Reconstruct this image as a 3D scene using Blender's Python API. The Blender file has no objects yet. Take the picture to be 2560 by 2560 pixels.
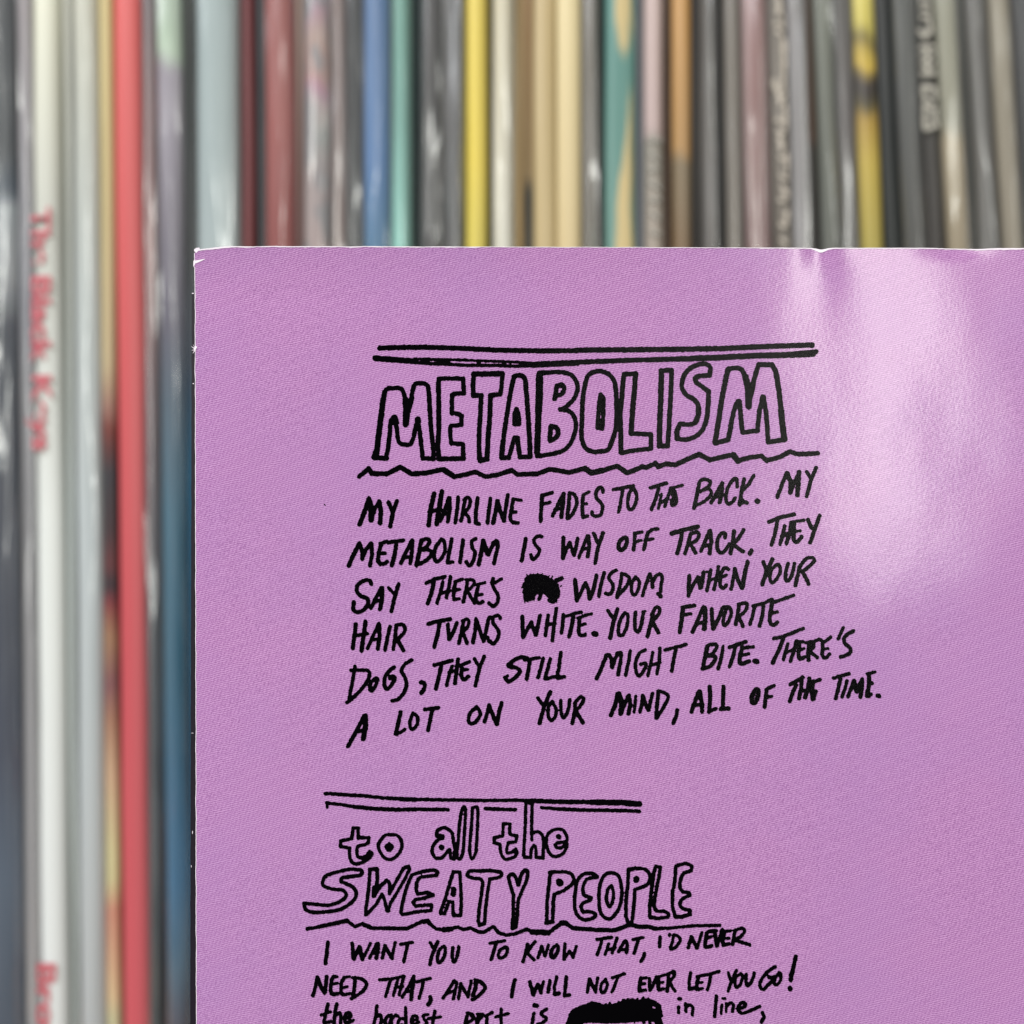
import bpy, bmesh, math, random
import numpy as np
from mathutils import Vector, Matrix, noise
# ---------------------------------------------------------------- camera, world, lamps, exposure
D, W1 = 0.125, 0.100            # camera to pink sheet, width of the sheet that the frame spans
DS, WS = 0.2125, 0.170          # camera to the record spines, width seen there
CZ = 0.1858 - (1280 - 619) / 2560 * W1   # camera height above the shelf board
scene = bpy.context.scene
cd = bpy.data.cameras.new('camera'); cam = bpy.data.objects.new('camera', cd)
scene.collection.objects.link(cam); scene.camera = cam
cam.location = (0, -D, CZ); cam.rotation_euler = (math.radians(90), 0, 0)
cd.sensor_width = 36; cd.lens = 36 * D / W1
cd.clip_start = 0.005; cd.clip_end = 20
cd.dof.use_dof = True; cd.dof.focus_distance = D; cd.dof.aperture_fstop = 17.5
w = bpy.data.worlds.new('World'); scene.world = w; w.use_nodes = True
bg = w.node_tree.nodes['Background']
bg.inputs['Color'].default_value = (0.97, 0.96, 0.94, 1); bg.inputs['Strength'].default_value = 0.13
def area(name, loc, target, sx, sy, power, col):
    l = bpy.data.lights.new(name, 'AREA'); l.shape = 'RECTANGLE'; l.size = sx; l.size_y = sy
    l.energy = power; l.color = col
    o = bpy.data.objects.new(name, l); scene.collection.objects.link(o)
    o.location = loc
    o.rotation_euler = (Vector(target) - Vector(loc)).to_track_quat('-Z', 'Y').to_euler()
    return o
area('window_light', (0.545, -1.80, CZ + 0.25), (0, 0, CZ), 0.085, 0.66, 17.0, (1.0, 0.99, 0.90))
area('room_fill_light', (-0.80, -1.05, CZ + 1.20), (0, 0, CZ - .02), 1.2, 0.9, 49.0, (0.985, 0.99, 1.0))  # broad fill added high on the left, outside the spines' mirror view
scene.view_settings.view_transform = 'Standard'; scene.view_settings.look = 'None'
scene.view_settings.exposure = 0.0; scene.view_settings.gamma = 1.0
scene.cycles.sample_clamp_indirect = 1.0; scene.cycles.sample_clamp_direct = 3.0
scene.cycles.caustics_reflective = False; scene.cycles.caustics_refractive = False
scene.cycles.max_bounces = 6; scene.cycles.transparent_max_bounces = 16
rnd = random.Random(7)
# ---------------------------------------------------------------- helpers
def lin(h):
    h = h.lstrip('#')
    v = [int(h[i:i + 2], 16) / 255 for i in (0, 2, 4)]
    return tuple([(c / 12.92 if c <= .04045 else ((c + .055) / 1.055) ** 2.4) for c in v]) + (1,)
def mesh_obj(name, verts, faces, mat=None, parent=None, smooth=True):
    me = bpy.data.meshes.new(name); me.from_pydata(verts, [], faces)
    if smooth:
        me.polygons.foreach_set('use_smooth', [True] * len(me.polygons))
    me.update()
    o = bpy.data.objects.new(name, me); scene.collection.objects.link(o)
    if mat: me.materials.append(mat)
    if parent: o.parent = parent
    return o
def thing(name, label, cat, loc, group=None):
    o = bpy.data.objects.new(name, None); scene.collection.objects.link(o); o.location = loc
    o.empty_display_size = 0.01
    o['label'] = label; o['category'] = cat
    if group: o['group'] = group
    return o
class NT:
    def __init__(s, name):
        s.m = bpy.data.materials.new(name); s.m.use_nodes = True
        s.t = s.m.node_tree; s.b = s.t.nodes['Principled BSDF']; s.out = s.t.nodes['Material Output']
    def n(s, typ, **kw):
        nd = s.t.nodes.new('ShaderNode' + typ)
        for k, v in kw.items():
            if k.startswith('i_'):
                nd.inputs[int(k[2:]) if k[2:].isdigit() else k[2:]].default_value = v
            else: setattr(nd, k, v)
        return nd
    def l(s, a, b): s.t.links.new(a, b)
    def math(s, op, a, b=None, clamp=False):
        nd = s.n('Math', operation=op); nd.use_clamp = clamp
        for i, v in enumerate((a, b)):
            if v is None: continue
            if isinstance(v, (int, float)): nd.inputs[i].default_value = v
            else: s.l(v, nd.inputs[i])
        return nd.outputs[0]
    def mix(s, f, a, b, mode='MIX'):
        nd = s.n('MixRGB', blend_type=mode)
        for i, v in enumerate((f, a, b)):
            if isinstance(v, (int, float, tuple)): nd.inputs[i].default_value = v
            else: s.l(v, nd.inputs[i])
        return nd.outputs[0]
# strokes -> one clean flat-print mesh (distance field, marching squares)
def catmull(p, n=6):
    q = []
    P = [p[0]] + p + [p[-1]]
    for i in range(1, len(P) - 2):
        p0, p1, p2, p3 = [np.array(v) for v in P[i - 1:i + 3]]
        for k in range(n):
            t = k / n
            q.append(tuple(.5 * ((2 * p1) + (-p0 + p2) * t + (2 * p0 - 5 * p1 + 4 * p2 - p3) * t * t + (-p0 + 3 * p1 - 3 * p2 + p3) * t ** 3)))
    q.append(p[-1]); return q
def parse(txt):
    groups = {}; cur = None
    for ln in txt.strip().splitlines():
        if ln.startswith('@'):
            nm, lb, tr = ln[1:].split('|')
            x0, y0, s, wd = [float(v) for v in tr.split()]
            if lb == 'x': lb = last
            last = lb
            cur = groups.setdefault((nm, lb), [])
            continue
        t = ln.split(); sm = False; ww = wd
        if t[0][0] == '~': sm = True; t[0] = t[0][1:]
        if t[0] == '': t = t[1:]
        if t[0][0] == 'w': ww = float(t[0][1:]); t = t[1:]
        pts = [tuple(float(c) for c in a.split(',')) for a in t]
        pts = [(x0 + a / s, y0 + b / s) for a, b in pts]
        if sm and len(pts) > 2: pts = catmull(pts)
        cur.append((ww / s / 2 + .2, pts))
    return groups
def ink_mesh(strokes, mapfn, g=2.0, rough=0.8, seed=0):
    xs = [p[0] for r, s in strokes for p in s]; ys = [p[1] for r, s in strokes for p in s]
    x0, y0 = min(xs) - 20, min(ys) - 20
    nx, ny = int((max(xs) + 20 - x0) / g) + 2, int((max(ys) + 20 - y0) / g) + 2
    F = np.full((ny, nx), 9.0)
    for r, s in strokes:
        for a, b in zip(s[:-1], s[1:]):
            i0 = max(0, int((min(a[0], b[0]) - r - 5 - x0) / g)); i1 = min(nx, int((max(a[0], b[0]) + r + 5 - x0) / g) + 2)
            j0 = max(0, int((min(a[1], b[1]) - r - 5 - y0) / g)); j1 = min(ny, int((max(a[1], b[1]) + r + 5 - y0) / g) + 2)
            X, Y = np.meshgrid(x0 + g * np.arange(i0, i1), y0 + g * np.arange(j0, j1))
            dx, dy = b[0] - a[0], b[1] - a[1]
            t = np.clip(((X - a[0]) * dx + (Y - a[1]) * dy) / max(dx * dx + dy * dy, 1e-6), 0, 1)
            d = np.hypot(X - a[0] - t * dx, Y - a[1] - t * dy) - r
            F[j0:j1, i0:i1] = np.minimum(F[j0:j1, i0:i1], d)
    rng = np.random.RandomState(seed)
    nz = rng.randn(ny, nx)
    nz = (nz + np.roll(nz, 1, 0) + np.roll(nz, 1, 1) + np.roll(nz, -1, 0) + np.roll(nz, -1, 1)) / 2.24
    F = F + nz * rough * 0.6
    I = F < 0
    c = I[:-1, :-1].astype(int) + I[1:, :-1] + I[:-1, 1:] + I[1:, 1:]
    verts = []; idx = {}; faces = []
    def vk(key, x, y):
        if key not in idx:
            idx[key] = len(verts); verts.append(mapfn(x, y))
        return idx[key]
    for j, i in zip(*np.nonzero(c)):
        cs = [(j, i), (j + 1, i), (j + 1, i + 1), (j, i + 1)]
        poly = []
        for k in range(4):
            p, q = cs[k], cs[(k + 1) % 4]
            if I[p]: poly.append(vk(p, x0 + g * p[1], y0 + g * p[0]))
            if I[p] != I[q]:
                t = F[p] / (F[p] - F[q])
                poly.append(vk((min(p, q), max(p, q)), x0 + g * (p[1] + t * (q[1] - p[1])), y0 + g * (p[0] + t * (q[0] - p[0]))))
        if len(poly) > 2: faces.append(poly)
    return verts, faces
HT_P = 4.7; INK_LIGHT = '#cea4cf'; INK_MAG = '#935a93'; INK_CY = '#c8c2d0'; INK_AVG = '#ac7bab'; HT_FLAT = .5
# pen strokes of the printed handwriting: part|label|origin and scale of the tracing, then one stroke per line
TRACE = """
@heading_rule|double ruled line above the big title|880 840 3.01875 34
w38 210,92 300,88 540,84 800,92 1100,106 1400,112 1700,110
w44 175,168 330,180 480,190
w22 470,172 600,176 750,178 900,184 1100,192 1250,198 1380,206
w26 470,200 600,208 750,214 850,220 1100,222 1250,228 1380,224
w20 530,190 580,190
w20 650,192 735,196
w20 945,198 965,200
w46 1370,216 1500,210 1600,206 1700,201
@heading_rule|double ruled line above the big title|1440 840 3.01875 34
w40 0,106 400,103 800,99 1100,94 1400,79 1785,66
w38 0,198 400,183 800,172
w44 800,172 1100,160 1400,146 1700,140 1790,134
w34 1600,136 1815,116
@title_lettering|hand drawn outline word METABOLISM|880 840 3.01875 34
w44 180,918 205,720 235,480
w38 235,480 248,420
~ 248,415 270,396 310,393 360,394 385,415 400,470 410,520
w48 404,480 408,560 406,665
w40 412,520 408,620
w40 408,655 425,560 450,470
w34 430,530 450,470
~ 450,470 455,420 468,375 490,358 540,358 570,375 580,430
w36 580,420 585,520 592,640 605,780 615,860 612,930
612,928 535,922
w34 535,925 525,840 512,730 500,650
w46 497,650 497,628
~ 495,640 478,700 462,770 445,810 420,820 375,815 350,790 340,720 330,650
w50 330,655 320,618 300,650
292,640 285,740 272,850 258,912
w38 262,922 180,920
w46 168,915 180,880
w34 655,330 650,380
w38 652,360 655,520 655,700 648,830 655,925
655,322 745,320 840,322
838,322 845,432
843,430 770,436 755,445 752,585
752,578 805,590 828,600 824,672
826,668 750,678 742,690 742,760 750,812
750,808 838,815 840,925
w38 842,924 655,928
w42 918,288 1000,286 1135,284
1135,285 1128,380 1118,440
1120,438 1050,448
w38 1045,448 1040,600 1028,750 1022,860 1018,920
w40 1018,930 968,940
w36 962,930 958,820 960,700 968,600 975,450
w38 978,450 915,448
w36 915,450 912,370 920,290
~w38 1222,308 1250,298 1288,302 1308,335 1312,400
w38 1312,395 1322,500 1332,650 1340,780 1345,910
w36 1345,912 1268,915
w36 1268,912 1256,850 1250,768
1252,768 1225,768 1205,840 1185,915
w38 1185,916 1128,920
w40 1128,918 1140,790
w36 1140,790 1165,620 1190,460 1208,370 1222,308
w40 1243,555 1228,600 1228,662 1258,662 1256,610 1243,555
w56 1414,300 1414,420 1408,560
w48 1408,560 1402,720 1396,880
w40 1400,905 1396,860
w38 1410,282 1450,275
~w34 1440,280 1540,272 1630,282 1680,320 1702,385 1680,465 1620,530 1570,555
~w34 1570,553 1640,568 1678,615 1690,680 1668,770 1615,850 1530,885 1400,908
w32 1545,375 1600,378
~w34 1545,375 1585,368 1602,400 1580,440 1545,450 1528,475
w34 1530,475 1545,375
w36 1500,680 1493,790
~w38 1500,682 1540,690 1556,725 1540,765 1493,788
@title_lettering|x|1440 840 3.01875 34
~w36 62,400 85,310 130,272 190,266 250,290 290,345 302,430 308,560
w40 308,540 308,660
~w36 308,650 290,740 265,810 240,858 180,872 110,868 65,835 42,760 44,640 50,480 62,400
w32 186,440 172,530 162,690
w30 162,695 196,700
w32 197,700 205,600 208,470 188,440
w36 355,340 362,290
w36 360,288 445,284
w40 450,285 440,420 425,580 415,735
w34 415,735 480,738 562,742
w34 565,742 565,850
w34 566,850 480,858 400,870 340,882
w38 338,880 338,740 332,600 345,470 355,340
w36 640,262 722,256
w36 722,256 718,380 710,540 700,700 692,825
w36 692,828 628,832
w42 630,830 630,700 640,480 645,262
~w36 1008,290 1014,240 985,212 930,214 860,245 815,300 798,380 830,440 890,478 925,530 925,590
w40 925,540 922,600 905,640
~w36 920,600 900,655 840,668 785,662
w40 785,664 762,715 762,772
~w36 762,770 810,782 880,768 945,720 985,630 998,500
w38 998,520 1002,415
~w36 1002,420 950,380 905,345 905,310 945,300 1008,296
w40 1050,800 1075,650 1100,480 1130,330 1148,250
~w36 1145,250 1200,240 1250,252 1280,310
w50 1280,310 1300,400 1303,530
w44 1303,500 1335,370
~w36 1330,380 1355,290 1375,230 1385,215
w38 1380,216 1480,216
w40 1480,216 1510,270 1530,400 1548,550 1562,680 1575,775
w46 1548,560 1570,770
w38 1580,778 1520,790 1450,800
w36 1450,800 1445,700 1435,580 1415,470
w46 1412,462 1412,500
w36 1405,480 1385,560 1370,700
w36 1370,715 1330,718 1262,728
w36 1255,725 1245,620 1238,520
w46 1230,495 1222,505
w36 1210,510 1185,590 1165,700 1150,780
w38 1150,782 1050,808
@wavy_rule|wavy underline below the big title|880 840 3.01875 34
w36 55,1060 125,1002
w38 125,1000 150,1038 260,1040 365,990 450,1040 550,1035 690,1005
w44 690,1008 770,1060
w36 770,1060 850,1048 930,1025 1010,1062 1110,1045 1205,1012 1250,1045 1400,1040 1490,1005 1560,1015 1640,1030 1755,1000 1805,1032
@wavy_rule|x|1440 840 3.01875 34
w44 65,1000 115,1032 200,1015
w38 200,1015 310,980 385,1032 460,1005 500,985 530,992 600,960 620,985 680,965 750,972 850,925 930,892 1010,935 1090,915 1185,895
w44 1185,895 1225,945
w36 1225,940 1320,915 1400,905 1440,940 1540,912 1615,872 1680,892 1825,884
@lyric_line|handwritten line MY HAIRLINE FADES TO THE BACK. MY|860 1180 3.864 42
w46 150,508 195,390 240,255
w56 240,265 262,340 262,460
w40 262,460 300,350 340,290
w46 340,285 356,380 348,495
430,295 465,370
w42 510,280 470,400 445,525
w46 870,210 835,360 818,515
w48 945,190 925,310 895,500
825,385 930,360
930,470 980,350 1015,250
w40 1020,250 1022,350 1002,480
w38 950,410 1015,390
w38 1103,245 1095,340 1075,490
w38 1170,260 1150,370 1130,470
~w36 1160,270 1195,245 1220,280 1200,350 1150,380
w36 1165,380 1205,440 1210,480
w40 1290,250 1275,380 1270,490
w38 1270,490 1305,502
w38 1415,255 1400,370 1385,490
w42 1485,280 1465,380 1440,490
w44 1480,280 1510,380 1545,470
w38 1545,470 1560,360 1583,220
w40 1635,265 1615,380
~w38 1620,380 1605,430 1620,480 1680,492
w34 1640,262 1710,272
w34 1620,390 1660,385
@lyric_line|x|1320 1180 4.83 50
w50 170,280 160,430 150,590
w46 165,285 290,250
w42 175,385 265,365
w44 295,530 360,390 430,255
w54 430,260 420,400 402,540
w40 345,455 420,430
w48 500,260 490,400 475,550
~w44 500,250 560,275 590,360 560,460 500,550 475,560
w48 665,290 655,400 660,530
w40 665,280 735,240
w38 660,390 710,380
w46 660,545 715,530
~w44 905,240 895,195 860,190 820,250 830,320 880,370 900,430 880,510 830,535 780,520 770,480
w44 1030,210 1100,200 1270,165
w44 1145,220 1120,350 1095,480
~w44 1265,190 1225,250 1205,360 1215,440 1260,445 1300,370 1310,270 1265,180
w48 1480,190 1670,135
w46 1580,190 1540,330 1490,450
w38 1610,270 1575,440
w38 1595,370 1670,330
w40 1725,190 1690,300 1650,420
w54 1745,220 1765,330 1755,385
w38 1720,200 1865,158
~w46 1770,230 1790,320 1780,385 1740,395 1735,340
@lyric_line|x|1660 1140 4.3909 44
w44 390,290 365,410 330,570
~w40 385,290 430,255 500,270 500,320 400,390
~w38 400,385 490,360 520,420 440,500 350,540
w42 520,510 570,420 640,295
w44 640,295 635,400 610,510
w34 560,450 640,430
~w40 805,335 800,260 770,250 710,330 680,430 690,510 730,520 785,460
w44 880,255 855,370 830,535
w40 985,215 930,310 850,390
w42 840,470 910,515
w40 830,520 900,505
w58 1022,495 1032,498
w44 1245,450 1300,300 1350,185
w50 1355,190 1395,290 1390,400
w38 1395,400 1430,290 1485,175
w50 1485,175 1475,320 1465,430
w42 1570,175 1610,240
w44 1670,130 1615,260 1568,440
@lyric_line|handwritten line METABOLISM IS WAY OFF TRACK. THEY|860 1180 3.864 40
w44 45,905 95,790 150,690
w42 150,690 180,780 178,840
w36 178,840 210,750 255,690
w40 265,690 270,800 250,905
w40 360,690 335,780 325,860
w36 350,690 415,670
w36 345,785 395,785
~w40 328,850 345,885 385,885 415,865
w40 430,680 570,660
w42 505,685 490,800 462,900
w40 550,880 605,760 655,660
w40 660,660 655,780 640,880
w34 590,825 655,815
w44 745,665 725,780 700,900
~w38 745,660 800,645 825,670 800,720 735,750
~w38 745,752 810,750 845,780 800,850 700,900
~w38 940,650 890,720 870,810 890,865 935,840 975,760 965,670 940,650
w38 1040,645 1020,760 1000,870
w36 1000,878 1050,870
w40 1150,660 1135,770 1120,870
~w38 1270,645 1235,670 1235,720 1265,780 1250,850 1215,905 1180,865
w42 1300,895 1325,780 1345,665
w46 1345,665 1385,790
w38 1390,800 1430,720 1460,670
~w40 1440,690 1475,665 1485,720 1465,800 1450,880
w40 1755,645 1735,760 1715,855
@lyric_line|x|1320 1180 4.83 46
~w44 165,780 120,775 70,820 90,880 135,930 120,1000 60,1055 35,1000
w50 425,790 425,900 420,1040
w44 425,1040 470,920 505,850
w44 505,855 550,1000
w46 555,1005 580,900 600,800
w42 615,1030 665,900 720,770
w50 730,775 740,900 718,1020
w40 660,935 740,910
w46 790,740 840,850
w48 905,735 860,860 830,980 810,1100
~w50 1150,795 1105,840 1090,910 1120,945 1170,910 1195,840 1185,795 1150,795
w46 1290,740 1285,840 1275,940
w42 1285,740 1375,725
w38 1285,845 1365,825
w46 1450,730 1420,830 1400,935
~w42 1435,760 1490,700 1570,685
w38 1425,825 1510,805
@lyric_line|x|1660 1140 4.3909 44
w52 85,850 200,815 370,775
w46 200,830 175,960 145,1070
w44 290,860 265,960 230,1070
~w40 290,860 350,835 385,860 350,930 270,965
w44 290,965 345,1060
w42 405,1040 450,940 500,820
w44 505,820 520,930 500,1070
w36 440,990 515,970
~w42 670,895 670,850 630,850 590,910 585,1010 620,1060 670,1040 715,965
w46 770,825 755,940 730,1065
w42 875,810 820,900 770,960
w44 770,980 870,1050
w52 960,1035 940,1070
w44 1155,725 1250,680 1430,640
w44 1245,710 1220,850 1180,975
w42 1325,770 1305,870 1275,965
w38 1290,880 1380,840
w44 1400,730 1380,850 1345,955
w36 1400,725 1535,705
~w46 1430,740 1425,850 1430,930 1470,940 1510,885
w34 1430,830 1495,820
w44 1580,700 1620,790
w44 1710,655 1660,790 1605,950
@lyric_line|handwritten line SAY THERE'S (blot) WISDOM WHEN YOUR|860 1420 4.3909 46
~w46 300,175 285,140 230,135 155,180 140,250 190,310 250,330 265,390 220,455 150,485 100,450 110,375
w44 295,440 350,330 410,215
w50 420,220 415,340 395,450
w38 340,370 415,345
w42 490,220 555,290
w44 600,175 555,320 520,475
w44 905,165 1000,120 1105,95
w46 990,150 960,270 920,390
w40 1085,155 1060,260 1020,385
w38 1060,280 1160,245
w42 1170,95 1150,210 1125,325
w44 1225,150 1205,230 1205,330
w38 1215,150 1300,125
w36 1210,245 1270,235
w38 1210,345 1265,335
w44 1355,130 1340,240 1310,370
~w38 1340,130 1410,130 1430,170 1370,240 1330,260
w40 1370,275 1430,385
w36 1430,190 1545,160
w42 1475,190 1450,280
~w42 1450,280 1450,350 1480,385 1525,370
w36 1460,300 1515,290
w42 1635,115 1625,170
~w42 1620,160 1650,230 1690,300 1685,370 1640,420 1590,385
w36 1730,118 1640,170
@lyric_line|x|1260 1400 4.3909 44
w80 260,220 300,190 390,190 460,210
w90 245,280 340,260 450,270
w90 250,340 330,330 470,320
w60 235,270 245,430
w50 240,435 320,420
w60 250,400 330,370
w90 500,240 560,290 560,340
w90 480,350 530,400
w50 500,440 530,455 560,440
w60 590,340 580,400
w50 580,220 635,200
w14 262,180 250,160
w14 300,170 322,148
w16 350,165 372,146
w14 400,165 425,148
w14 480,190 500,172
w16 520,200 528,182
w14 205,290 190,310
w16 215,340 204,356
w14 225,420 228,470
w14 240,430 262,462
w14 300,410 330,440
w14 620,290 632,280
w14 600,390 612,376
w14 560,440 575,462
w40 385,430 405,380
w60 400,360 420,340
w50 780,220 800,440
w42 800,440 850,350 890,250
w46 895,250 925,330 940,425
w46 945,425 985,310 1015,170
w42 1100,140 1065,260 1040,395
~w40 1230,110 1175,145 1150,200 1190,260 1195,320 1160,375 1115,365
w42 1295,150 1275,270 1240,410
~w40 1290,150 1345,165 1375,210 1340,290 1245,395
~w38 1445,185 1405,250 1400,340 1430,385 1470,330 1485,240 1445,185
w42 1520,390 1560,260 1600,155
w44 1600,160 1630,240 1630,300
~w40 1630,250 1665,180 1710,155 1735,190 1725,280 1710,400
w44 1690,370 1720,400
@lyric_line|x|1680 1360 4.3909 44
w46 190,350 185,450 180,565
w42 180,565 230,450 285,365
w46 285,365 310,480
w44 315,480 335,400 345,310
w30 345,315 385,305
w42 425,285 405,400 385,510
w36 400,400 485,375
w42 510,250 490,370 460,500
~w42 620,275 575,265 540,320 530,400 530,460 570,485 595,450
w34 535,370 600,340
w42 690,270 675,380 650,495
w44 690,270 720,390 765,480
w48 775,480 795,340 830,195
w42 1000,195 1035,280
w46 1105,165 1040,300 990,445
~w38 1150,225 1095,280 1075,370 1100,425 1150,380 1190,300 1175,230 1150,225
~w42 1275,215 1250,310 1250,390 1280,400 1320,330 1345,215
w44 1400,255 1380,350 1355,455
~w40 1395,260 1470,165 1545,150 1560,190 1500,250 1430,310
w44 1430,300 1470,370 1500,440
@lyric_line|handwritten line HAIR TURNS WHITE. YOUR FAVORITE|860 1420 4.3909 46
w46 130,615 115,740 95,880
w48 235,590 215,740 190,910
w40 110,745 255,720
w42 260,880 320,740 380,615
w46 385,615 390,760 370,890
w36 310,790 395,770
w44 505,645 475,770 450,900
w44 575,630 560,760 540,890
~w42 570,630 640,620 670,660 650,720 580,790
w46 590,790 650,905
w46 925,615 1000,590 1165,560
w46 1050,600 1025,740 990,865
w44 1140,620 1145,700 1155,780
w42 1160,780 1200,700 1240,600
w42 1310,590 1290,700 1260,825
~w38 1300,580 1355,560 1370,600 1340,670 1290,700
w42 1310,720 1350,825
w44 1450,560 1440,690 1415,815
w44 1455,570 1490,680 1530,800
w42 1535,800 1565,660 1590,545
~w42 1715,550 1690,520 1640,545 1635,600 1690,680 1695,750 1640,830 1600,800
w36 1600,540 1640,540
w36 1590,810 1580,760
@lyric_line|x|1260 1400 4.3909 42
w46 200,620 205,740 210,845
w42 215,845 260,750 300,680
w42 300,690 345,820
w44 350,820 375,710 395,610
w42 485,605 470,710 455,825
w36 470,710 560,695
w42 575,530 550,700 530,885
w42 650,600 645,700 630,800
w38 680,615 760,590 850,570
w46 760,600 745,720 715,840
~w44 830,640 820,730 830,820 890,820
w36 810,640 880,610 960,590
w36 830,720 890,700
w60 985,810 1010,812
w42 1140,555 1205,650
w46 1245,540 1200,680 1165,855
~w40 1325,580 1280,650 1255,750 1265,825 1310,815 1350,720 1360,610 1325,580
~w42 1445,575 1435,680 1440,760 1475,785 1510,700 1530,570
w30 1530,570 1550,560
w44 1630,600 1605,720 1575,840
~w40 1620,600 1665,520 1705,530 1700,590 1640,660 1610,690
w44 1635,690 1695,795
@lyric_line|x|1680 1360 4.3909 44
w48 120,700 105,830 85,965
w46 115,695 245,675
w40 120,780 205,765
w44 225,965 285,830 345,690
w54 360,700 365,800 355,930
w40 270,880 370,850
w44 435,715 440,820 450,930
w42 460,925 510,820 550,710
~w38 550,720 575,690 630,695 650,750 630,830 585,895 560,870 575,780 600,710
w44 735,670 720,780 700,880
~w40 730,660 800,650 825,670 800,740 735,790
w42 735,800 780,905
w40 905,690 885,790 855,880
w38 890,680 1010,650 1095,605
w42 1005,680 990,790 960,900
w40 1100,610 1110,640 1335,565
~w44 1100,640 1080,750 1075,850 1110,890 1155,860
w38 1085,760 1155,745
@lyric_line|handwritten line DOGS, THEY STILL MIGHT BITE. THERE'S|850 1620 4.3909 44
w40 165,200 140,350 105,520
w40 120,245 290,240
~w42 290,240 325,280 290,380 200,490 75,600
w30 100,530 95,570
~w44 390,330 340,380 330,450 350,465 395,400 410,340 390,330
~w44 595,210 540,250 490,330 490,420 520,450 575,390 600,330 570,310 545,330
~w42 785,130 710,180 675,250 710,320 730,400 700,490 640,560 570,580
~w46 890,380 925,390 925,440 890,495
w40 885,380 900,370
w46 1035,185 1110,170 1230,135
w46 1110,190 1085,320 1050,450
w40 1230,200 1195,310 1170,410
w36 1195,270 1280,240
w44 1295,120 1280,250 1260,385
w40 1300,200 1420,150
~w46 1340,220 1330,300 1360,345 1410,310
w38 1340,240 1395,235
w42 1475,120 1525,200
w44 1585,90 1530,220 1485,415
@lyric_line|x|1240 1620 4.2 42
~w42 330,110 280,95 210,115 130,170
w50 130,175 165,200
~w42 130,185 220,210 250,250 200,310 130,350 95,310
w32 100,305 120,290
w36 300,125 450,100
w42 355,130 340,230 320,325
w40 495,110 470,210 440,310
w40 570,115 540,220 515,320
w38 520,325 610,300
w42 680,50 665,170 640,300
w42 645,315 715,300
w42 1055,320 1110,200 1160,80
~w42 1150,80 1185,70 1210,120 1215,200
w40 1220,200 1250,110 1285,55
~w40 1270,60 1310,50 1310,120 1280,280
w38 1410,30 1390,150 1360,285
~w38 1565,20 1500,60 1465,160 1475,260 1510,290 1560,220 1570,160 1520,170
w36 1645,45 1625,160 1595,290
w34 1620,180 1720,155
w38 1720,0 1715,130 1690,270
w36 1770,22 1930,-22
w42 1890,0 1865,120 1845,240
@lyric_line|x|1700 1540 3.7154 36
w34 0,285 55,262
~w40 255,280 235,370 210,490
~w36 255,275 320,260 340,290 300,350 250,370
~w38 255,370 320,370 325,410 270,470 210,490
w36 400,285 385,380 355,490
w36 460,290 530,265 610,240
w36 515,280 495,370 460,470
~w40 580,290 560,360 560,440 640,420
w34 570,300 680,285
w30 570,365 640,350
w50 695,420 715,422
w34 870,210 960,190 1145,115
w38 960,210 915,320 860,435
w34 1000,260 980,330 960,405
w30 980,340 1060,310
w36 1080,235 1055,330 1025,420
w32 1080,240 1140,240
~w38 1110,260 1100,340 1110,395 1160,380
w30 1110,320 1150,300
w38 1200,270 1190,340 1195,410
~w32 1170,250 1230,240 1240,290 1200,320
w36 1210,330 1275,385
w32 1240,240 1290,215 1340,240 1400,195
w36 1325,240 1325,310 1318,355
~w34 1318,355 1335,388 1365,380 1388,352
w28 1325,312 1372,300
w34 1515,110 1470,210
~w36 1610,140 1530,190 1530,250 1580,300 1570,350 1490,380
@lyric_line|handwritten line A LOT ON YOUR MIND, ALL OF THE TIME.|850 1620 4.3909 44
w44 85,1080 170,930 265,745
w56 280,745 280,850 255,1000
w40 190,920 290,890
w46 665,705 640,820 612,945
w40 620,950 710,895
~w40 805,715 770,790 770,870 800,890 845,840 850,760 805,715
w44 930,675 1080,655
w46 1010,680 990,790 965,905
~w42 1500,645 1430,710 1410,790 1440,830 1500,800 1540,720 1500,645
w42 1635,625 1615,720 1585,810
w44 1635,625 1680,740 1715,835
w44 1725,830 1745,700 1775,600
@lyric_line|x|1240 1620 4.2 42
w42 440,525 485,590
w44 570,460 510,600 455,790
~w38 590,560 550,620 550,720 580,760 620,720 630,640 590,560
~w38 680,550 680,640 695,720 725,720 760,640 775,540
w42 835,570 825,680 800,790
~w38 825,580 880,515 920,530 890,600 835,660
w44 845,670 910,780
w44 1205,705 1250,600 1275,480
w56 1290,480 1320,580 1310,685
w42 1310,685 1350,590 1390,500
w44 1395,500 1410,590 1390,690
w34 1465,505 1460,590 1450,670
w38 1540,500 1530,590 1510,670
w44 1540,500 1570,590 1600,650
w38 1605,650 1620,560 1645,475
w42 1705,460 1690,600 1680,735
~w38 1700,450 1770,470 1810,510 1770,600 1690,735
w40 1905,650 1890,720 1860,790
@lyric_line|x|1700 1540 3.7154 36
w38 105,890 140,790 175,700
w40 185,700 200,800 205,885
w34 120,830 210,820
w40 275,655 280,760 270,890
w34 275,880 335,860
w38 405,655 400,760 395,855
w42 380,862 450,858
~w44 705,680 670,740 670,800 700,800 725,740 725,690 705,680
w38 805,680 795,760 785,845
w34 800,680 875,645
w34 795,760 850,745
w38 1025,635 1140,570
w38 1080,640 1050,700 1018,790
w38 1130,590 1125,660 1105,765
w32 1110,700 1200,680
w40 1200,580 1190,660 1160,760
~w44 1240,610 1225,690 1235,770
w34 1210,620 1300,590
w38 1240,760 1260,700
w34 1425,575 1570,535
w36 1490,580 1470,670 1445,765
w34 1550,600 1530,680 1505,750
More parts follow.
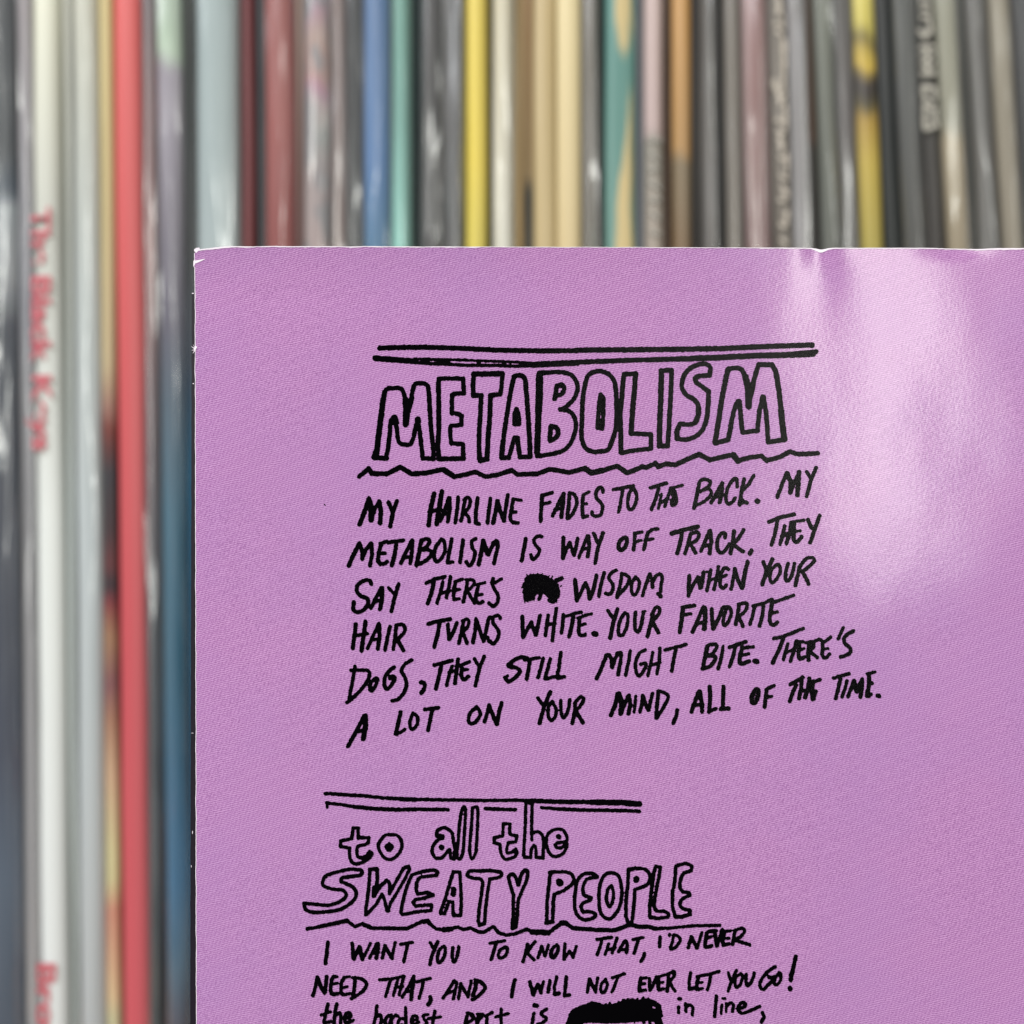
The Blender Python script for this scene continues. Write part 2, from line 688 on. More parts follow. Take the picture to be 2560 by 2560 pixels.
w36 1560,745 1590,670 1615,600
w42 1615,600 1640,700
w34 1640,700 1665,640 1690,590
w40 1690,590 1690,670 1675,750
w40 1755,540 1755,640 1740,720
w32 1740,535 1810,520
~w36 1740,690 1735,745 1772,728
w34 1750,630 1785,625
w44 1838,738 1846,742
@heading_rule|double ruled line above the lower title|740 1960 4.025 38
w38 295,96 340,95 500,108 700,120 860,138 1050,150
w46 1050,152 1200,158
w36 1200,155 1500,160 1932,165
w30 315,190 315,232
w36 310,190 450,206 600,228
w42 600,230 800,250 1000,258 1200,255
w38 1200,255 1530,258
@heading_rule|x|1180 1960 4.025 38
w34 140,165 400,163
w36 400,162 600,166
w46 600,168 900,178 1200,180
w58 1200,182 1500,186 1685,200
w38 135,248 435,258
w34 700,238 850,248
w38 850,250 1200,262 1500,265 1685,272
@title_lettering|hand drawn outline words to all the|740 1960 4.025 34
w36 575,440 628,440
w36 575,445 560,548
w36 558,550 450,570 445,625
w36 445,625 540,642
~w36 540,640 540,720 560,780 610,802 680,780 740,740 765,700 740,680
w36 735,685 712,722
~w36 712,722 670,740 625,730 612,680 625,625 690,610
w36 690,608 728,590 732,540
w36 730,540 625,540
w36 625,545 625,440
~w34 960,508 890,520 835,590 830,640 870,720 920,755 980,750 1040,690 1065,620 1050,550 1010,515 960,508
~w42 938,605 910,632 935,665 965,632 938,605
~w38 1420,510 1425,470 1480,440 1540,460 1575,500
w36 1575,500 1585,580 1600,650
w50 1420,520 1475,530
~w36 1475,545 1420,570 1380,620 1370,690 1410,745 1470,740 1530,670
w56 1462,634 1466,638
w36 1545,660 1560,745 1590,755
w60 1605,690 1600,730
~w34 1610,720 1630,600 1640,450 1660,300 1685,230 1705,260 1700,400 1690,560 1680,680 1655,750 1625,745
w34 1620,600 1620,720
~w34 1775,240 1820,230 1830,280 1825,450 1815,640 1800,710 1770,750 1750,700 1750,600 1765,420 1775,240
@title_lettering|x|1180 1960 4.025 34
w34 318,400 380,400
w34 315,400 308,520
w34 308,522 225,540 222,590 280,605
~w34 282,605 290,690 315,740 350,758 420,735 450,690 440,655
~w34 440,655 400,685 355,690 350,640 370,590
w34 365,592 440,580 452,530
w34 452,520 390,508 378,500 380,400
w34 540,190 536,400 528,560 520,720
w38 545,190 605,190
w34 605,180 602,340 598,480
w34 600,470 602,560
w34 520,720 530,735 590,740
~w34 590,738 595,670 620,620 640,640 645,735
w36 645,735 715,745
~w34 620,490 665,480 710,520 720,600 712,745
~w34 745,600 760,510 830,458 910,460 950,520 955,560 930,580 860,590
w34 860,588 835,615 850,640
~w34 850,640 900,640 955,600 945,650 900,710 830,728 775,690 750,620 745,600
w52 868,528 872,532
@title_lettering|hand drawn outline words SWEATY PEOPLE|740 2130 3.7154 32
~w34 600,165 500,158 380,185 280,220 248,280 270,320 360,345 430,350 465,385 450,430 380,470 290,492 180,482 75,475
~w36 75,475 90,530 150,555 260,555 380,540 470,500 540,440 560,380 530,325 460,290 420,270 430,240 500,225 590,215 615,185 600,165
w36 685,160 755,155
w34 685,165 680,300 665,420 650,520 648,580
w36 755,155 755,280 725,400
w44 728,330 722,405
w36 722,405 790,310 840,262
~w34 835,262 865,280 870,330 868,385
w32 868,385 930,270 1000,150
w36 1000,150 1040,130 1055,155
w32 1055,160 1000,270 930,390 880,470 855,545
w38 860,540 845,540
w32 845,540 825,450 800,390
w34 800,390 740,490 655,578
~w34 1075,215 1030,320 1000,430 975,550 990,578
w34 990,578 1120,555 1255,540
w34 1255,540 1258,488
w34 1258,488 1110,500 1085,470
w34 1085,470 1110,440 1200,425 1275,400
w34 1275,398 1220,372 1130,390
~w34 1130,390 1115,340 1130,260 1165,230
w34 1165,230 1305,215 1315,190
w34 1312,180 1280,165 1180,180 1080,210
w34 1460,182 1520,185
w34 1462,182 1430,280 1400,390 1370,480 1340,560
w36 1345,570 1380,570
w34 1380,570 1405,500 1420,462 1455,465
w34 1455,468 1460,585
w36 1460,588 1525,588
w34 1528,585 1535,480 1530,320 1520,190
w52 1465,345 1460,390
@title_lettering|x|740 2130 3.7154 32
~w34 1880,185 1810,172 1700,175 1620,175 1592,215 1630,240 1710,250 1735,280
w34 1735,280 1720,400 1700,540 1692,640
w36 1692,640 1705,680 1750,660
w34 1752,660 1760,540 1775,400 1800,250
~w34 1800,250 1870,238 1905,220 1905,190 1880,180
@title_lettering|x|1240 2130 3.22 30
~w30 102,205 110,185 140,180 160,210 180,265 195,210 215,160 245,145 255,170 245,230 210,310 180,390 172,500 160,590
w34 160,600 130,615
w30 130,610 138,500 140,340
w30 140,345 120,280 100,205
w34 435,180 432,165 470,158
~w30 470,160 560,160 610,180 625,225 600,270 540,310 470,340
w30 470,340 460,400 455,560
w34 455,562 405,570
w30 408,565 410,400 425,280 435,170
w60 510,240 514,246
~w30 815,195 770,170 700,180 655,230 638,320 632,420 650,500 710,545 780,530 800,500 760,480 700,480
w30 700,482 682,440 700,410
w30 700,410 760,385 765,370 705,345
~w30 705,345 700,290 730,220 815,200
~w30 930,165 880,180 840,250 828,360 840,480 880,530 930,530 985,460 1010,360 1008,270 985,190 930,165
~w28 930,270 900,300 888,380 910,440 935,410 945,330 930,270
w34 1065,150 1068,140 1120,130
~w30 1120,132 1200,138 1240,190 1225,250 1180,280 1120,300
w30 1118,300 1112,400 1095,560
w32 1095,565 1065,570 1045,520
w30 1045,520 1045,400 1060,270 1065,150
w50 1130,215 1128,225
w30 1270,165 1285,115 1320,120
w30 1322,120 1310,200 1290,300 1270,420
~w30 1270,425 1290,470 1350,475 1385,495 1380,520 1310,530
w32 1310,532 1240,525
w30 1238,522 1235,440 1250,320 1270,165
w30 1445,120 1440,220 1420,330 1420,440 1440,510
w34 1440,515 1490,520 1560,500 1560,470
~w30 1560,465 1500,450 1480,415 1500,375 1560,345
w30 1560,345 1555,325 1500,318
~w30 1500,318 1478,270 1490,200 1510,170
w30 1510,168 1570,145 1575,110 1530,88 1450,110
@wavy_rule|wavy underline below the lower title|740 2130 3.7154 32
w34 105,710 220,690
w40 220,690 400,652 475,635
w34 475,635 545,690 620,665
w42 620,665 700,702
w36 700,705 850,705 1030,710 1180,640
w44 1185,645 1225,640 1240,660
w34 1240,660 1300,712 1370,720
w50 1370,720 1440,715
w34 1440,710 1500,695 1550,720 1620,705 1690,740 1740,745 1830,695
@wavy_rule|x|1240 2130 3.22 32
w30 -15,605 20,650 80,668 150,660
w30 150,660 250,622 290,640
w46 290,645 350,645 420,650
w34 420,650 530,570
w44 530,570 560,570
w36 560,575 620,612 800,625 960,628 1085,580 1140,600 1230,600 1280,615
w28 1280,615 1400,610 1600,590 1800,588
@lyric_line|handwritten line I WANT YOU TO KNOW THAT, I'D NEVER|760 2320 4.3909 42
w44 265,155 250,280 238,385
w42 530,165 540,330
w42 550,335 610,200
w46 615,205 640,340
w34 650,330 730,165
w38 720,325 800,170
w46 810,170 810,240 795,325
w36 760,275 820,260
w42 860,325 890,190
w42 890,195 965,330
w36 965,325 1000,155
w38 1060,175 1190,155
w38 1140,180 1115,280 1095,365
w38 1385,160 1425,230
w40 1470,150 1410,280 1380,400
~w38 1535,195 1480,250 1465,350 1490,375 1540,310 1550,220 1535,195
~w40 1635,215 1625,300 1645,370 1680,310 1700,205
@lyric_line|x|1180 2320 4.3909 38
w36 195,165 360,140
w40 265,160 240,250 210,345
~w38 370,210 310,240 290,310 330,330 375,290 390,225 360,210
w40 610,180 590,270 560,370
w38 690,150 600,270
w40 600,270 680,350
w38 725,325 765,200
w38 765,205 800,305
w36 800,305 840,185
~w42 930,185 880,230 865,300 895,325 935,270 945,210 930,185
w40 1020,175 1010,340
w36 1010,340 1070,250
w38 1070,250 1110,320
w36 1110,315 1145,200
w38 1370,125 1530,100
w38 1425,130 1400,220 1375,290
w36 1500,170 1460,290
w34 1480,240 1570,210
w38 1590,110 1540,270
w36 1605,260 1670,145
w40 1690,140 1705,180 1695,265
w34 1620,245 1700,225
w36 1765,125 1880,100
w38 1825,130 1780,275
w42 1890,275 1885,310 1855,360
@lyric_line|x|1580 2300 4.3909 38
w40 308,185 300,290
w40 412,155 410,165
~w36 455,165 440,240 420,310 470,300 530,220 500,170 455,160
w42 650,180 615,300
w40 655,185 710,305
w36 715,300 765,135
~w44 920,115 830,130 810,200 805,290 870,280
w34 820,200 870,180
w44 910,150 930,280
w38 930,280 990,100
w44 1010,140 990,220 1000,270
w36 1010,125 1080,115
w40 1000,275 1060,255
w34 1010,200 1065,195
w42 1125,120 1105,260
~w38 1120,115 1200,88 1235,110 1200,170 1140,210
w40 1140,220 1290,268
@lyric_line|handwritten line NEED THAT, AND I WILL NOT EVER LET YOU GO!|760 2320 4.3909 42
w42 150,535 130,630 100,735
w44 150,535 180,620 225,710
w42 235,700 250,530
w38 360,530 320,530
~w44 320,530 300,590 300,710 370,715
w34 320,610 365,600
w36 500,530 440,540
~w40 440,540 410,610 420,720 500,715
w34 430,650 475,640
w42 560,540 555,640 540,760
~w40 540,540 620,550 680,590 680,640 620,710 520,770
w36 830,565 960,555 1100,525
w38 950,565 920,670 895,745
w36 1030,560 1010,640 980,740
w34 1000,650 1080,640
w38 1095,530 1065,640 1045,730
w38 1080,755 1150,640 1205,525
w44 1205,540 1190,650 1175,780
w34 1110,700 1190,680
w36 1235,590 1385,550
w38 1310,590 1290,680 1262,770
w44 1385,755 1395,790 1360,840
w38 1525,770 1590,670 1650,580
~w38 1640,585 1675,600 1660,680 1640,780
w32 1570,720 1660,680
w38 1720,610 1710,690 1695,775
w38 1720,615 1800,755
w36 1800,750 1835,580
@lyric_line|x|1180 2320 4.3909 40
~w42 35,570 90,590 140,640 125,690 60,750 5,785
w48 40,580 40,640 10,740
w44 470,570 450,650 435,755
w42 635,590 655,670 670,735
w42 675,735 720,620
w42 725,620 755,710
w34 755,710 785,590
w42 855,580 835,705
w36 930,535 905,640 905,720
w44 905,730 955,715
w40 1035,535 1025,640 1015,745
w40 1015,745 1070,735
w38 1290,555 1265,700
w40 1290,560 1355,695
w36 1355,690 1380,545
~w36 1465,560 1415,620 1420,700 1455,695 1485,620 1465,560
w36 1540,545 1675,500
w34 1600,540 1570,620 1535,700
@lyric_line|x|1580 2300 4.3909 38
w40 150,635 95,635
w44 95,635 80,720 80,775
w34 85,705 140,695
w40 80,780 145,765
w38 190,640 195,770
w36 205,765 270,620
w42 290,620 285,700 290,760
w32 290,620 370,595
w32 290,690 340,680
w34 295,765 350,750
w40 400,600 395,690 385,780
~w36 390,590 455,560 465,600 430,650 400,670
w38 410,680 470,775
w38 640,580 625,680 625,750
w42 625,755 680,745
w42 730,620 710,690 710,750
w36 710,620 780,600
w32 720,690 770,680
w38 710,760 770,750
w38 760,605 860,590 955,560
w38 860,600 850,680 825,760
w36 1055,575 1080,650
w38 1145,550 1090,670 1055,775
~w38 1190,590 1140,620 1130,700 1150,735 1195,690 1210,610 1190,590
~w38 1250,590 1250,690 1275,715 1320,650 1340,575
~w40 1570,510 1480,570 1410,670 1405,730 1440,755 1500,700 1550,650 1500,620
w34 1500,630 1580,610
~w38 1620,575 1575,620 1560,690 1590,705 1630,650 1630,590 1610,575
w48 1795,400 1770,520 1740,650
w36 1735,600 1742,665
w56 1733,745 1737,752
@lyric_line|partly cropped handwritten line at the foot of the frame|760 2320 4.3909 40
w40 265,830 240,930 220,1030
w34 190,950 290,915
w40 225,1040 300,1020
w40 360,825 340,930 330,1070
~w38 345,960 390,925 405,960 400,1080
~w40 440,980 510,970 505,930 470,930 445,990 465,1035 540,1010
w38 800,850 790,950 760,1080
~w38 790,970 840,950 850,990 840,1080
~w40 930,955 895,1000 900,1060 940,1050 960,970
w40 960,950 960,1060
~w36 960,1000 1000,955 1030,960
w38 1115,870 1120,980 1120,1070
~w38 1100,990 1050,1000 1030,1060 1080,1060
~w36 1180,1010 1240,1000 1230,965 1190,970 1175,1030 1210,1050 1260,1030
~w34 1360,945 1310,960 1320,1000 1350,1040 1310,1070
w38 1435,910 1410,1060
w34 1365,990 1500,975
w40 1800,930 1780,1000 1765,1080
~w38 1790,935 1850,950 1850,1000 1790,1040
~w36 1925,950 1895,1010 1900,1060
@lyric_line|x|1180 2320 4.3909 40
w38 -10,960 10,980
~w38 60,945 120,950 80,1000 50,1060
w38 60,945 110,965
w40 150,970 165,960 160,1060
w36 160,960 225,925
w38 320,890 320,1060
w36 260,975 395,940
w56 690,848 708,852
w40 680,940 660,1050
~w38 820,890 760,930 770,960 815,990 790,1030 720,1060
~w120 1100,1060 1120,960 1200,910 1310,870
w120 1150,1060 1180,980 1300,930
w80 1320,840 1440,870 1540,870
w120 1250,930 1450,940 1600,930
w80 1300,980 1460,980 1640,930
w70 1560,860 1700,820 1800,850
w100 1560,920 1700,900 1932,880
w60 1700,970 1820,960 1932,940
w50 1780,830 1860,800 1932,810
w96 1150,1030 1180,1000 1300,990 1450,998 1600,996 1750,985 1900,975
w36 1440,870 1467,838
w30 1490,866 1513,819
w30 1590,846 1613,810
w36 1640,836 1663,788
w30 1690,820 1714,777
w22 1800,816 1818,772
w30 1860,806 1880,762
w22 1910,810 1932,768
w20 1250,1000 1242,1034
w20 1330,1000 1322,1034
w20 1410,1000 1402,1034
w20 1460,1000 1452,1034
w20 1520,1000 1512,1034
w20 1600,1000 1592,1034
w20 1690,1000 1682,1034
w20 1790,1000 1782,1034
w36 1440,970 1460,1010
w36 1510,970 1520,1020
w36 1590,970 1595,1010
w50 1080,1000 1050,1054
w100 1080,1060 1060,1090
@lyric_line|x|1580 2300 4.3909 40
w70 0,890 60,910 160,890 240,910
w120 0,990 150,1010 260,1030
w60 40,1080 140,1075 260,1090
w80 0,1030 100,1020 200,1030 290,1030
w60 200,900 290,940 310,1040
w90 270,1060 300,1150
w40 110,1060 130,1120
w36 180,1080 200,1150
w42 515,862 530,862
w38 512,950 508,1010
w36 585,915 590,1000
~w36 590,960 630,930 665,960 660,1040
w40 925,830 915,940 905,1055
w38 1000,855 1015,857
w34 985,930 975,1020
w34 1035,910 1030,1000
~w36 1035,950 1080,905 1110,930 1100,1000
~w38 1160,970 1230,950 1240,910 1200,900 1160,960 1180,1010 1250,1010 1400,945
w42 1430,1015 1450,1060 1420,1120
"""
# ---------------------------------------------------------------- shelf board
m = NT('oak_board'); nz = m.n('TexNoise', i_Scale=60.0, i_Detail=6.0)
mp = m.n('Mapping'); mp.inputs['Scale'].default_value = (0.1, 1, 1); tc = m.n('TexCoord')
m.l(tc.outputs['Object'], mp.inputs[0]); m.l(mp.outputs[0], nz.inputs['Vector'])
m.l(m.mix(nz.outputs[0], lin('#8a6a48'), lin('#b08c62')), m.b.inputs['Base Color']); m.b.inputs['Roughness'].default_value = .5
bm = bmesh.new(); bmesh.ops.create_cube(bm, size=1, matrix=Matrix.Translation((0, .19, -.0125)) @ Matrix.Diagonal((0.6, 0.46, 0.024, 1)))
bmesh.ops.bevel(bm, geom=bm.edges[:], offset=.002, segments=2, affect='EDGES')
me = bpy.data.meshes.new('shelf_board'); bm.to_mesh(me); me.materials.append(m.m)
sb = bpy.data.objects.new('shelf_board', me); scene.collection.objects.link(sb); sb['kind'] = 'structure'
# ---------------------------------------------------------------- record sleeves
def spine_x(px): return (px - 1280) / 2560 * WS
def spine_z(py): return CZ + (1280 - py) / 2560 * WS
H = 0.315
def jacket_mat(name, gain, stops, wear=0.35, rough=0.45, blotch=None, seed=0, lines=0.0):
    m = NT(name)
    geo = m.n('TexCoord'); sep = m.n('SeparateXYZ'); m.l(geo.outputs['Object'], sep.inputs[0])
    nz = m.n('TexNoise', i_Scale=90.0, i_Detail=3.0)
    mp = m.n('Mapping'); mp.inputs['Scale'].default_value = (3, 3, 0.6); mp.inputs['Location'].default_value = (seed * .37, seed, seed * .1)
    m.l(geo.outputs['Object'], mp.inputs[0]); m.l(mp.outputs[0], nz.inputs['Vector'])
    z = m.math('ADD', sep.outputs['Z'], m.math('MULTIPLY', m.math('SUBTRACT', nz.outputs[0], .5), .006))
    cr = m.n('ValToRGB'); cr.color_ramp.interpolation = 'LINEAR'
    m.l(m.math('DIVIDE', z, H), cr.inputs[0])
    st = sorted([(spine_z(y) / H, lin(c)) for y, c in stops])
    el = cr.color_ramp.elements
    while len(el) < len(st): el.new(0.5)
    for e, (p, c) in zip(el, st):
        e.position = min(1, max(0, p)); c = [min(.9, v ** 1.42 * 1.36) * gain for v in c[:3]]; g = sum(c) / 3
        e.color = tuple(g + (v - g) * .9 for v in c) + (1,)
    col = cr.outputs[0]
    # vertical scuff streaks
    n2 = m.n('TexNoise', i_Scale=1.0, i_Detail=4.0, i_Roughness=.6)
    mp2 = m.n('Mapping'); mp2.inputs['Scale'].default_value = (900, 60, 16); mp2.inputs['Location'].default_value = (seed * 1.7, 0, seed)
    m.l(geo.outputs['Object'], mp2.inputs[0]); m.l(mp2.outputs[0], n2.inputs['Vector'])
    f = m.math('MULTIPLY', m.math('SUBTRACT', n2.outputs[0], .42, True), wear * 2.2, True)
    col = m.mix(f, col, lin('#c4c0ba'))
    f = m.math('MULTIPLY', m.math('SUBTRACT', .5, n2.outputs[0], True), wear * 3, True)
    col = m.mix(f, col, lin('#3a3836'))
    if blotch:
        n3 = m.n('TexNoise', i_Scale=1.0, i_Detail=3.0); mp3 = m.n('Mapping')
        mp3.inputs['Scale'].default_value = (260, 10, blotch[1]); mp3.inputs['Location'].default_value = (seed, 0, blotch[2])
        m.l(geo.outputs['Object'], mp3.inputs[0]); m.l(mp3.outputs[0], n3.inputs['Vector'])
        c3 = m.n('ValToRGB'); c3.color_ramp.elements[0].position = .47; c3.color_ramp.elements[1].position = .55
        m.l(n3.outputs[0], c3.inputs[0]); col = m.mix(c3.outputs[0], col, lin(blotch[0]))
    m.l(col, m.b.inputs['Base Color']); m.b.inputs['Roughness'].default_value = rough
    m.b.inputs['Specular IOR Level'].default_value = .35
    return m.m
def plastic_mat(name, haze, rough, tint, seed):
    m = NT(name); m.t.nodes.remove(m.b)
    tr = m.n('BsdfTransparent'); gl = m.n('BsdfGlossy', i_Roughness=rough); df = m.n('BsdfDiffuse'); df.inputs[0].default_value = lin(tint)
    gl.inputs[0].default_value = (.95, .97, 1, 1)
    geo = m.n('TexCoord'); nz = m.n('TexNoise', i_Scale=1.0, i_Detail=3.0); mp = m.n('Mapping')
    mp.inputs['Scale'].default_value = (500, 100, 22); mp.inputs['Location'].default_value = (seed, seed, seed)
    m.l(geo.outputs['Object'], mp.inputs[0]); m.l(mp.outputs[0], nz.inputs['Vector'])
    f = m.math('MULTIPLY', nz.outputs[0], 2 * haze, True)
    m1 = m.n('MixShader'); m.l(f, m1.inputs[0]); m.l(tr.outputs[0], m1.inputs[1]); m.l(df.outputs[0], m1.inputs[2])
    bp = m.n('Bump', i_Strength=.5, i_Distance=.0006); m.l(nz.outputs[0], bp.inputs['Height']); m.l(bp.outputs[0], gl.inputs['Normal'])
    lw = m.n('LayerWeight', i_Blend=.5); m.l(bp.outputs[0], lw.inputs['Normal'])
    ff = m.math('ADD', m.math('MULTIPLY', m.math('POWER', lw.outputs['Facing'], 4.0), .45), .19, True)
    m2 = m.n('MixShader'); m.l(ff, m2.inputs[0]); m.l(m1.outputs[0], m2.inputs[1]); m.l(gl.outputs[0], m2.inputs[2])
    m.l(m2.outputs[0], m.out.inputs[0]); return m.m
PL = [plastic_mat('clear_plastic_film', .035, .12, '#e6e6e4', 0), plastic_mat('hazy_plastic_film', .10, .15, '#cfccc6', 5),
      plastic_mat('cloudy_plastic_film', .28, .2, '#b4b2b0', 9)]
def record(x0, x1, slope, stops, label, dy=0.0, cover=0, bulge=.45, wear=.3, rough=.45, blotch=None, cat='record sleeve'):
    seed = int(x0) % 97 + 3
    wd = (x1 - x0) / 2560 * WS
    xm = (x0 + x1) / 2 + slope * 1280          # x at the frame's mid height
    root = thing('record_sleeve', label, cat, (spine_x(xm) - slope * CZ * -1 * 0 , DS - D + dy * .6, 0), 'record sleeves standing in a row on the shelf')
    ang = math.atan(slope)
    # lean about the frame's mid height, foot on the shelf
    root.rotation_euler = (0, -ang, 0)
    root.location.x = spine_x(xm) + math.tan(ang) * CZ
    hw = wd * .5 - .00004; sag = min(hw * .6, .0012) * bulge * 2
    n = 8; prof = [(-hw + 2 * hw * k / n, sag * (1 - math.sin(math.pi * k / n) ** .7)) for k in range(n + 1)]
    prof = [(-hw, .31), (-hw, sag + .0006)] + [(x * (.965 if abs(x) > hw * .99 else 1), y) for x, y in prof] + [(hw, sag + .0006), (hw, .31)]
    # uneven handled edges along the height
    nzv = 40; V = []; F = []
    for j in range(nzv + 1):
        z = H * j / nzv
        wob = noise.noise((seed * 3.1, z * 30, 0)) * .00018; dep = noise.noise((seed * 1.3, z * 18, 4)) * .0004
        for (x, y) in prof: V.append((x + wob, y + (dep if y < .01 else 0), z))
    L = len(prof)
    for j in range(nzv):
        for k in range(L - 1): F.append((j * L + k, j * L + k + 1, (j + 1) * L + k + 1, (j + 1) * L + k))
    F.append(tuple(range(L - 1, -1, -1))); F.append(tuple(range(nzv * L, nzv * L + L)))
    F = [f for f in F]
    mat = jacket_mat('printed_card_' + str(len(bpy.data.materials)), (.98 if cover else .73), stops, wear, rough, blotch, seed)
    j = mesh_obj('jacket', V, F, mat, root)
    if cover:
        # loose clear film round the spine: a curved, crinkled skin
        cw = hw + .00035; n = 14; nzv = 110; V = []; F = []
        for jz in range(nzv + 1):
            z = .0005 + (H + .001) * jz / nzv
            for k in range(n + 1):
                t = k / n; u = -cw + 2 * cw * t
                y = -.0004 - min(cw * .36, .0010) * math.sin(math.pi * t) ** .9 + noise.noise((u * 500 + seed, z * 35, seed)) * .0009 + noise.noise((u * 700, z * 90, seed + 2)) * .00022
                if k in (0, n): y = .012
                V.append((u, y, z))
        for jz in range(nzv):
            for k in range(n): a = jz * (n + 1) + k; F.append((a, a + 1, a + n + 2, a + n + 1))
        mesh_obj('plastic_cover', V, F, PL[cover - 1], root)
    return root
def S(x):
    t = [(0, .010), (500, .006), (1200, 0), (1700, .004), (1800, .012), (1900, .022), (2050, .036), (2150, .042), (2350, .055), (2560, .068), (2900, .08)]
    for (a, b), (c, d) in zip(t[:-1], t[1:]):
        if x <= c: return b + (d - b) * max(0, (x - a) / (c - a))
    return t[-1][1]
R = []
def rec(x0, x1, stops, label, **k):
    if isinstance(stops, str): stops = [(0, stops), (2560, stops)]
    r = record(x0, x1, k.pop('slope', S((x0 + x1) / 2)), stops, label, **k); R.append(r); return r
rec(-330, -262, '#6a5a50', 'brown sleeve, third beyond the slate one at the left end', cover=1)
rec(-260, -190, '#30343a', 'charcoal sleeve, second beyond the slate one at the left end', cover=1)
rec(-188, -112, '#b9b4a6', 'stone coloured sleeve next beyond the slate one at the left end', cover=1)
rec(-110, 30, [(0, '#52585f'), (380, '#5a6066'), (480, '#5c6b7a'), (520, '#aeb4b8'), (680, '#a9adb0'), (800, '#3c4a5c'), (1300, '#35435a'), (1900, '#364864'), (2200, '#5c6e82'), (2560, '#586678')], 'slate blue sleeve cut off by the frame at the left end of the row', cover=1, wear=.15)  # pale upper-middle stops paint a window glint into the slate colour
rec(34, 72, [(0, '#b3adb0'), (500, '#a6a5aa'), (760, '#8f9098'), (1000, '#9b9b9f'), (2560, '#a9a8aa')], 'narrow pale mauve grey sleeve left of the white one with red lettering', dy=.0012, cover=1, wear=.2)
BK = rec(73, 143, [(0, '#dcdccd'), (600, '#c9cac4'), (1300, '#dcdfdc'), (2560, '#d9dcdc')], 'white sleeve with red lettering running down its spine', dy=.0004, wear=.04, slope=.009)
rec(144, 172, [(0, '#b9b9af'), (1280, '#aeb4b2'), (2560, '#aeb4b2')], 'thin grey sleeve squeezed right of the white one with red lettering', dy=.003, wear=.1)
rec(173, 238, [(0, '#cfcfc2'), (700, '#c4cac8'), (1300, '#c4ccce'), (2560, '#bec2c4')], 'pale grey white sleeve with soft lengthwise stripes beside the mottled cream one', dy=.0012, cover=1, wear=.35)
rec(240, 276, [(0, '#cfc192'), (450, '#cdbf94'), (900, '#c3b494'), (1010, '#a88478'), (1060, '#8c4a40'), (1130, '#6d3f42'), (1180, '#474650'), (1330, '#554048'), (1420, '#7a444a'), (1470, '#3c3c48'), (1510, '#94444e'), (1600, '#ab8a6e'), (1700, '#94696e'), (1800, '#b08a74'), (1950, '#cbb094'), (2140, '#d0c8a0'), (2210, '#d0c8a0'), (2280, '#cf9c88'), (2500, '#d6c09e'), (2560, '#c8c4a4')], 'mottled cream and rust sleeve just left of the bright red one', dy=.0010, wear=.15)
rec(279, 351, [(0, '#d97674'), (1000, '#cf6c70'), (1700, '#cb6870'), (2560, '#cc6a74')], 'bright red sleeve, the widest red spine in the row', dy=-.0002, wear=.05, slope=.0105, cover=0)
rec(352, 382, [(0, '#8f8588'), (640, '#a98785'), (1000, '#8c7c80'), (1500, '#6c7076'), (2560, '#6d7476')], 'thin dusty grey sleeve hugging the bright red one', dy=.001, cover=1, wear=.2)
rec(384, 450, [(0, '#b7c6b6'), (130, '#bccdba'), (180, '#a8a2ac'), (330, '#a9a4ae'), (560, '#928d98'), (820, '#716f80'), (1000, '#587486'), (1300, '#4d8ba0'), (1700, '#3f869e'), (2200, '#2c88ac'), (2420, '#65889c'), (2560, '#6a6c7c')], 'pale green sleeve turning lavender and teal towards its foot', dy=.0004, cover=1, wear=.25, slope=.012)
rec(452, 482, [(0, '#434a46'), (640, '#3f464b'), (900, '#465464'), (1200, '#3b7d98'), (2560, '#2f8cb0')], 'dark grey green strip standing for gap shade right of the lavender and teal one', dy=.0008, wear=.15, slope=.011)  # upper stops paint gap shade dark; lower stops carry on the teal neighbour
rec(485, 594, [(0, '#adbaba'), (640, '#b4bfc0'), (1280, '#b4bfc0')], 'broad pale blue grey sleeve above the corner of the pink sheet', dy=-.0003, cover=1, wear=.12, bulge=.7)
rec(597, 632, '#85464b', 'thin dark maroon sleeve next to the broad pale blue grey one', dy=.0012, wear=.08)
rec(633, 656, '#43484e', 'thin charcoal sleeve between the maroon one and the dusty red one', dy=.0025, wear=.15)
rec(658, 733, [(0, '#a8645f'), (300, '#aa605a'), (640, '#9c4b46')], 'dusty brick red sleeve in a greyish film', dy=.0004, cover=1, wear=.12)
rec(735, 756, [(0, '#a38f84'), (640, '#8c6b68')], 'thin taupe sleeve right of the dusty brick red one', dy=.002, wear=.3)
SP = rec(757, 822, [(0, '#b58ea6'), (90, '#b79f96'), (190, '#b98f86'), (230, '#b3809c'), (270, '#b8aaa6'), (330, '#9fa4a2'), (420, '#a89a9a'), (640, '#ad9896')], 'speckled pink and white patterned sleeve with bright glints', dy=.0002, cover=1, wear=.8, blotch=('#8d8a8c', 90, 2))
rec(823, 862, [(0, '#8c726c'), (400, '#8f7a78'), (640, '#8a6d66')], 'muddy rose brown sleeve beside the speckled pink one', dy=.0012, cover=2, wear=.5)
rec(863, 905, '#45494c', 'dark grey sleeve left of the denim blue one', dy=.0018, cover=1, wear=.2)
rec(906, 973, [(0, '#5284b0'), (400, '#548ab8'), (640, '#4488a8')], 'denim blue sleeve in a scuffed clear film', dy=.0002, cover=1, wear=.35)
rec(975, 1027, [(0, '#88b4a8'), (300, '#8ab8ae'), (640, '#a6d6cc')], 'mint green sleeve with a long white glint', dy=-.0004, cover=1, wear=.1, bulge=.8)
rec(1028, 1050, '#264244', 'thin deep teal sleeve in the shadow right of the mint one', dy=.003, wear=.05)
rec(1051, 1104, '#4d4c4e', 'dark charcoal sleeve with a broken silvery glint', dy=.0002, cover=1, wear=.25)
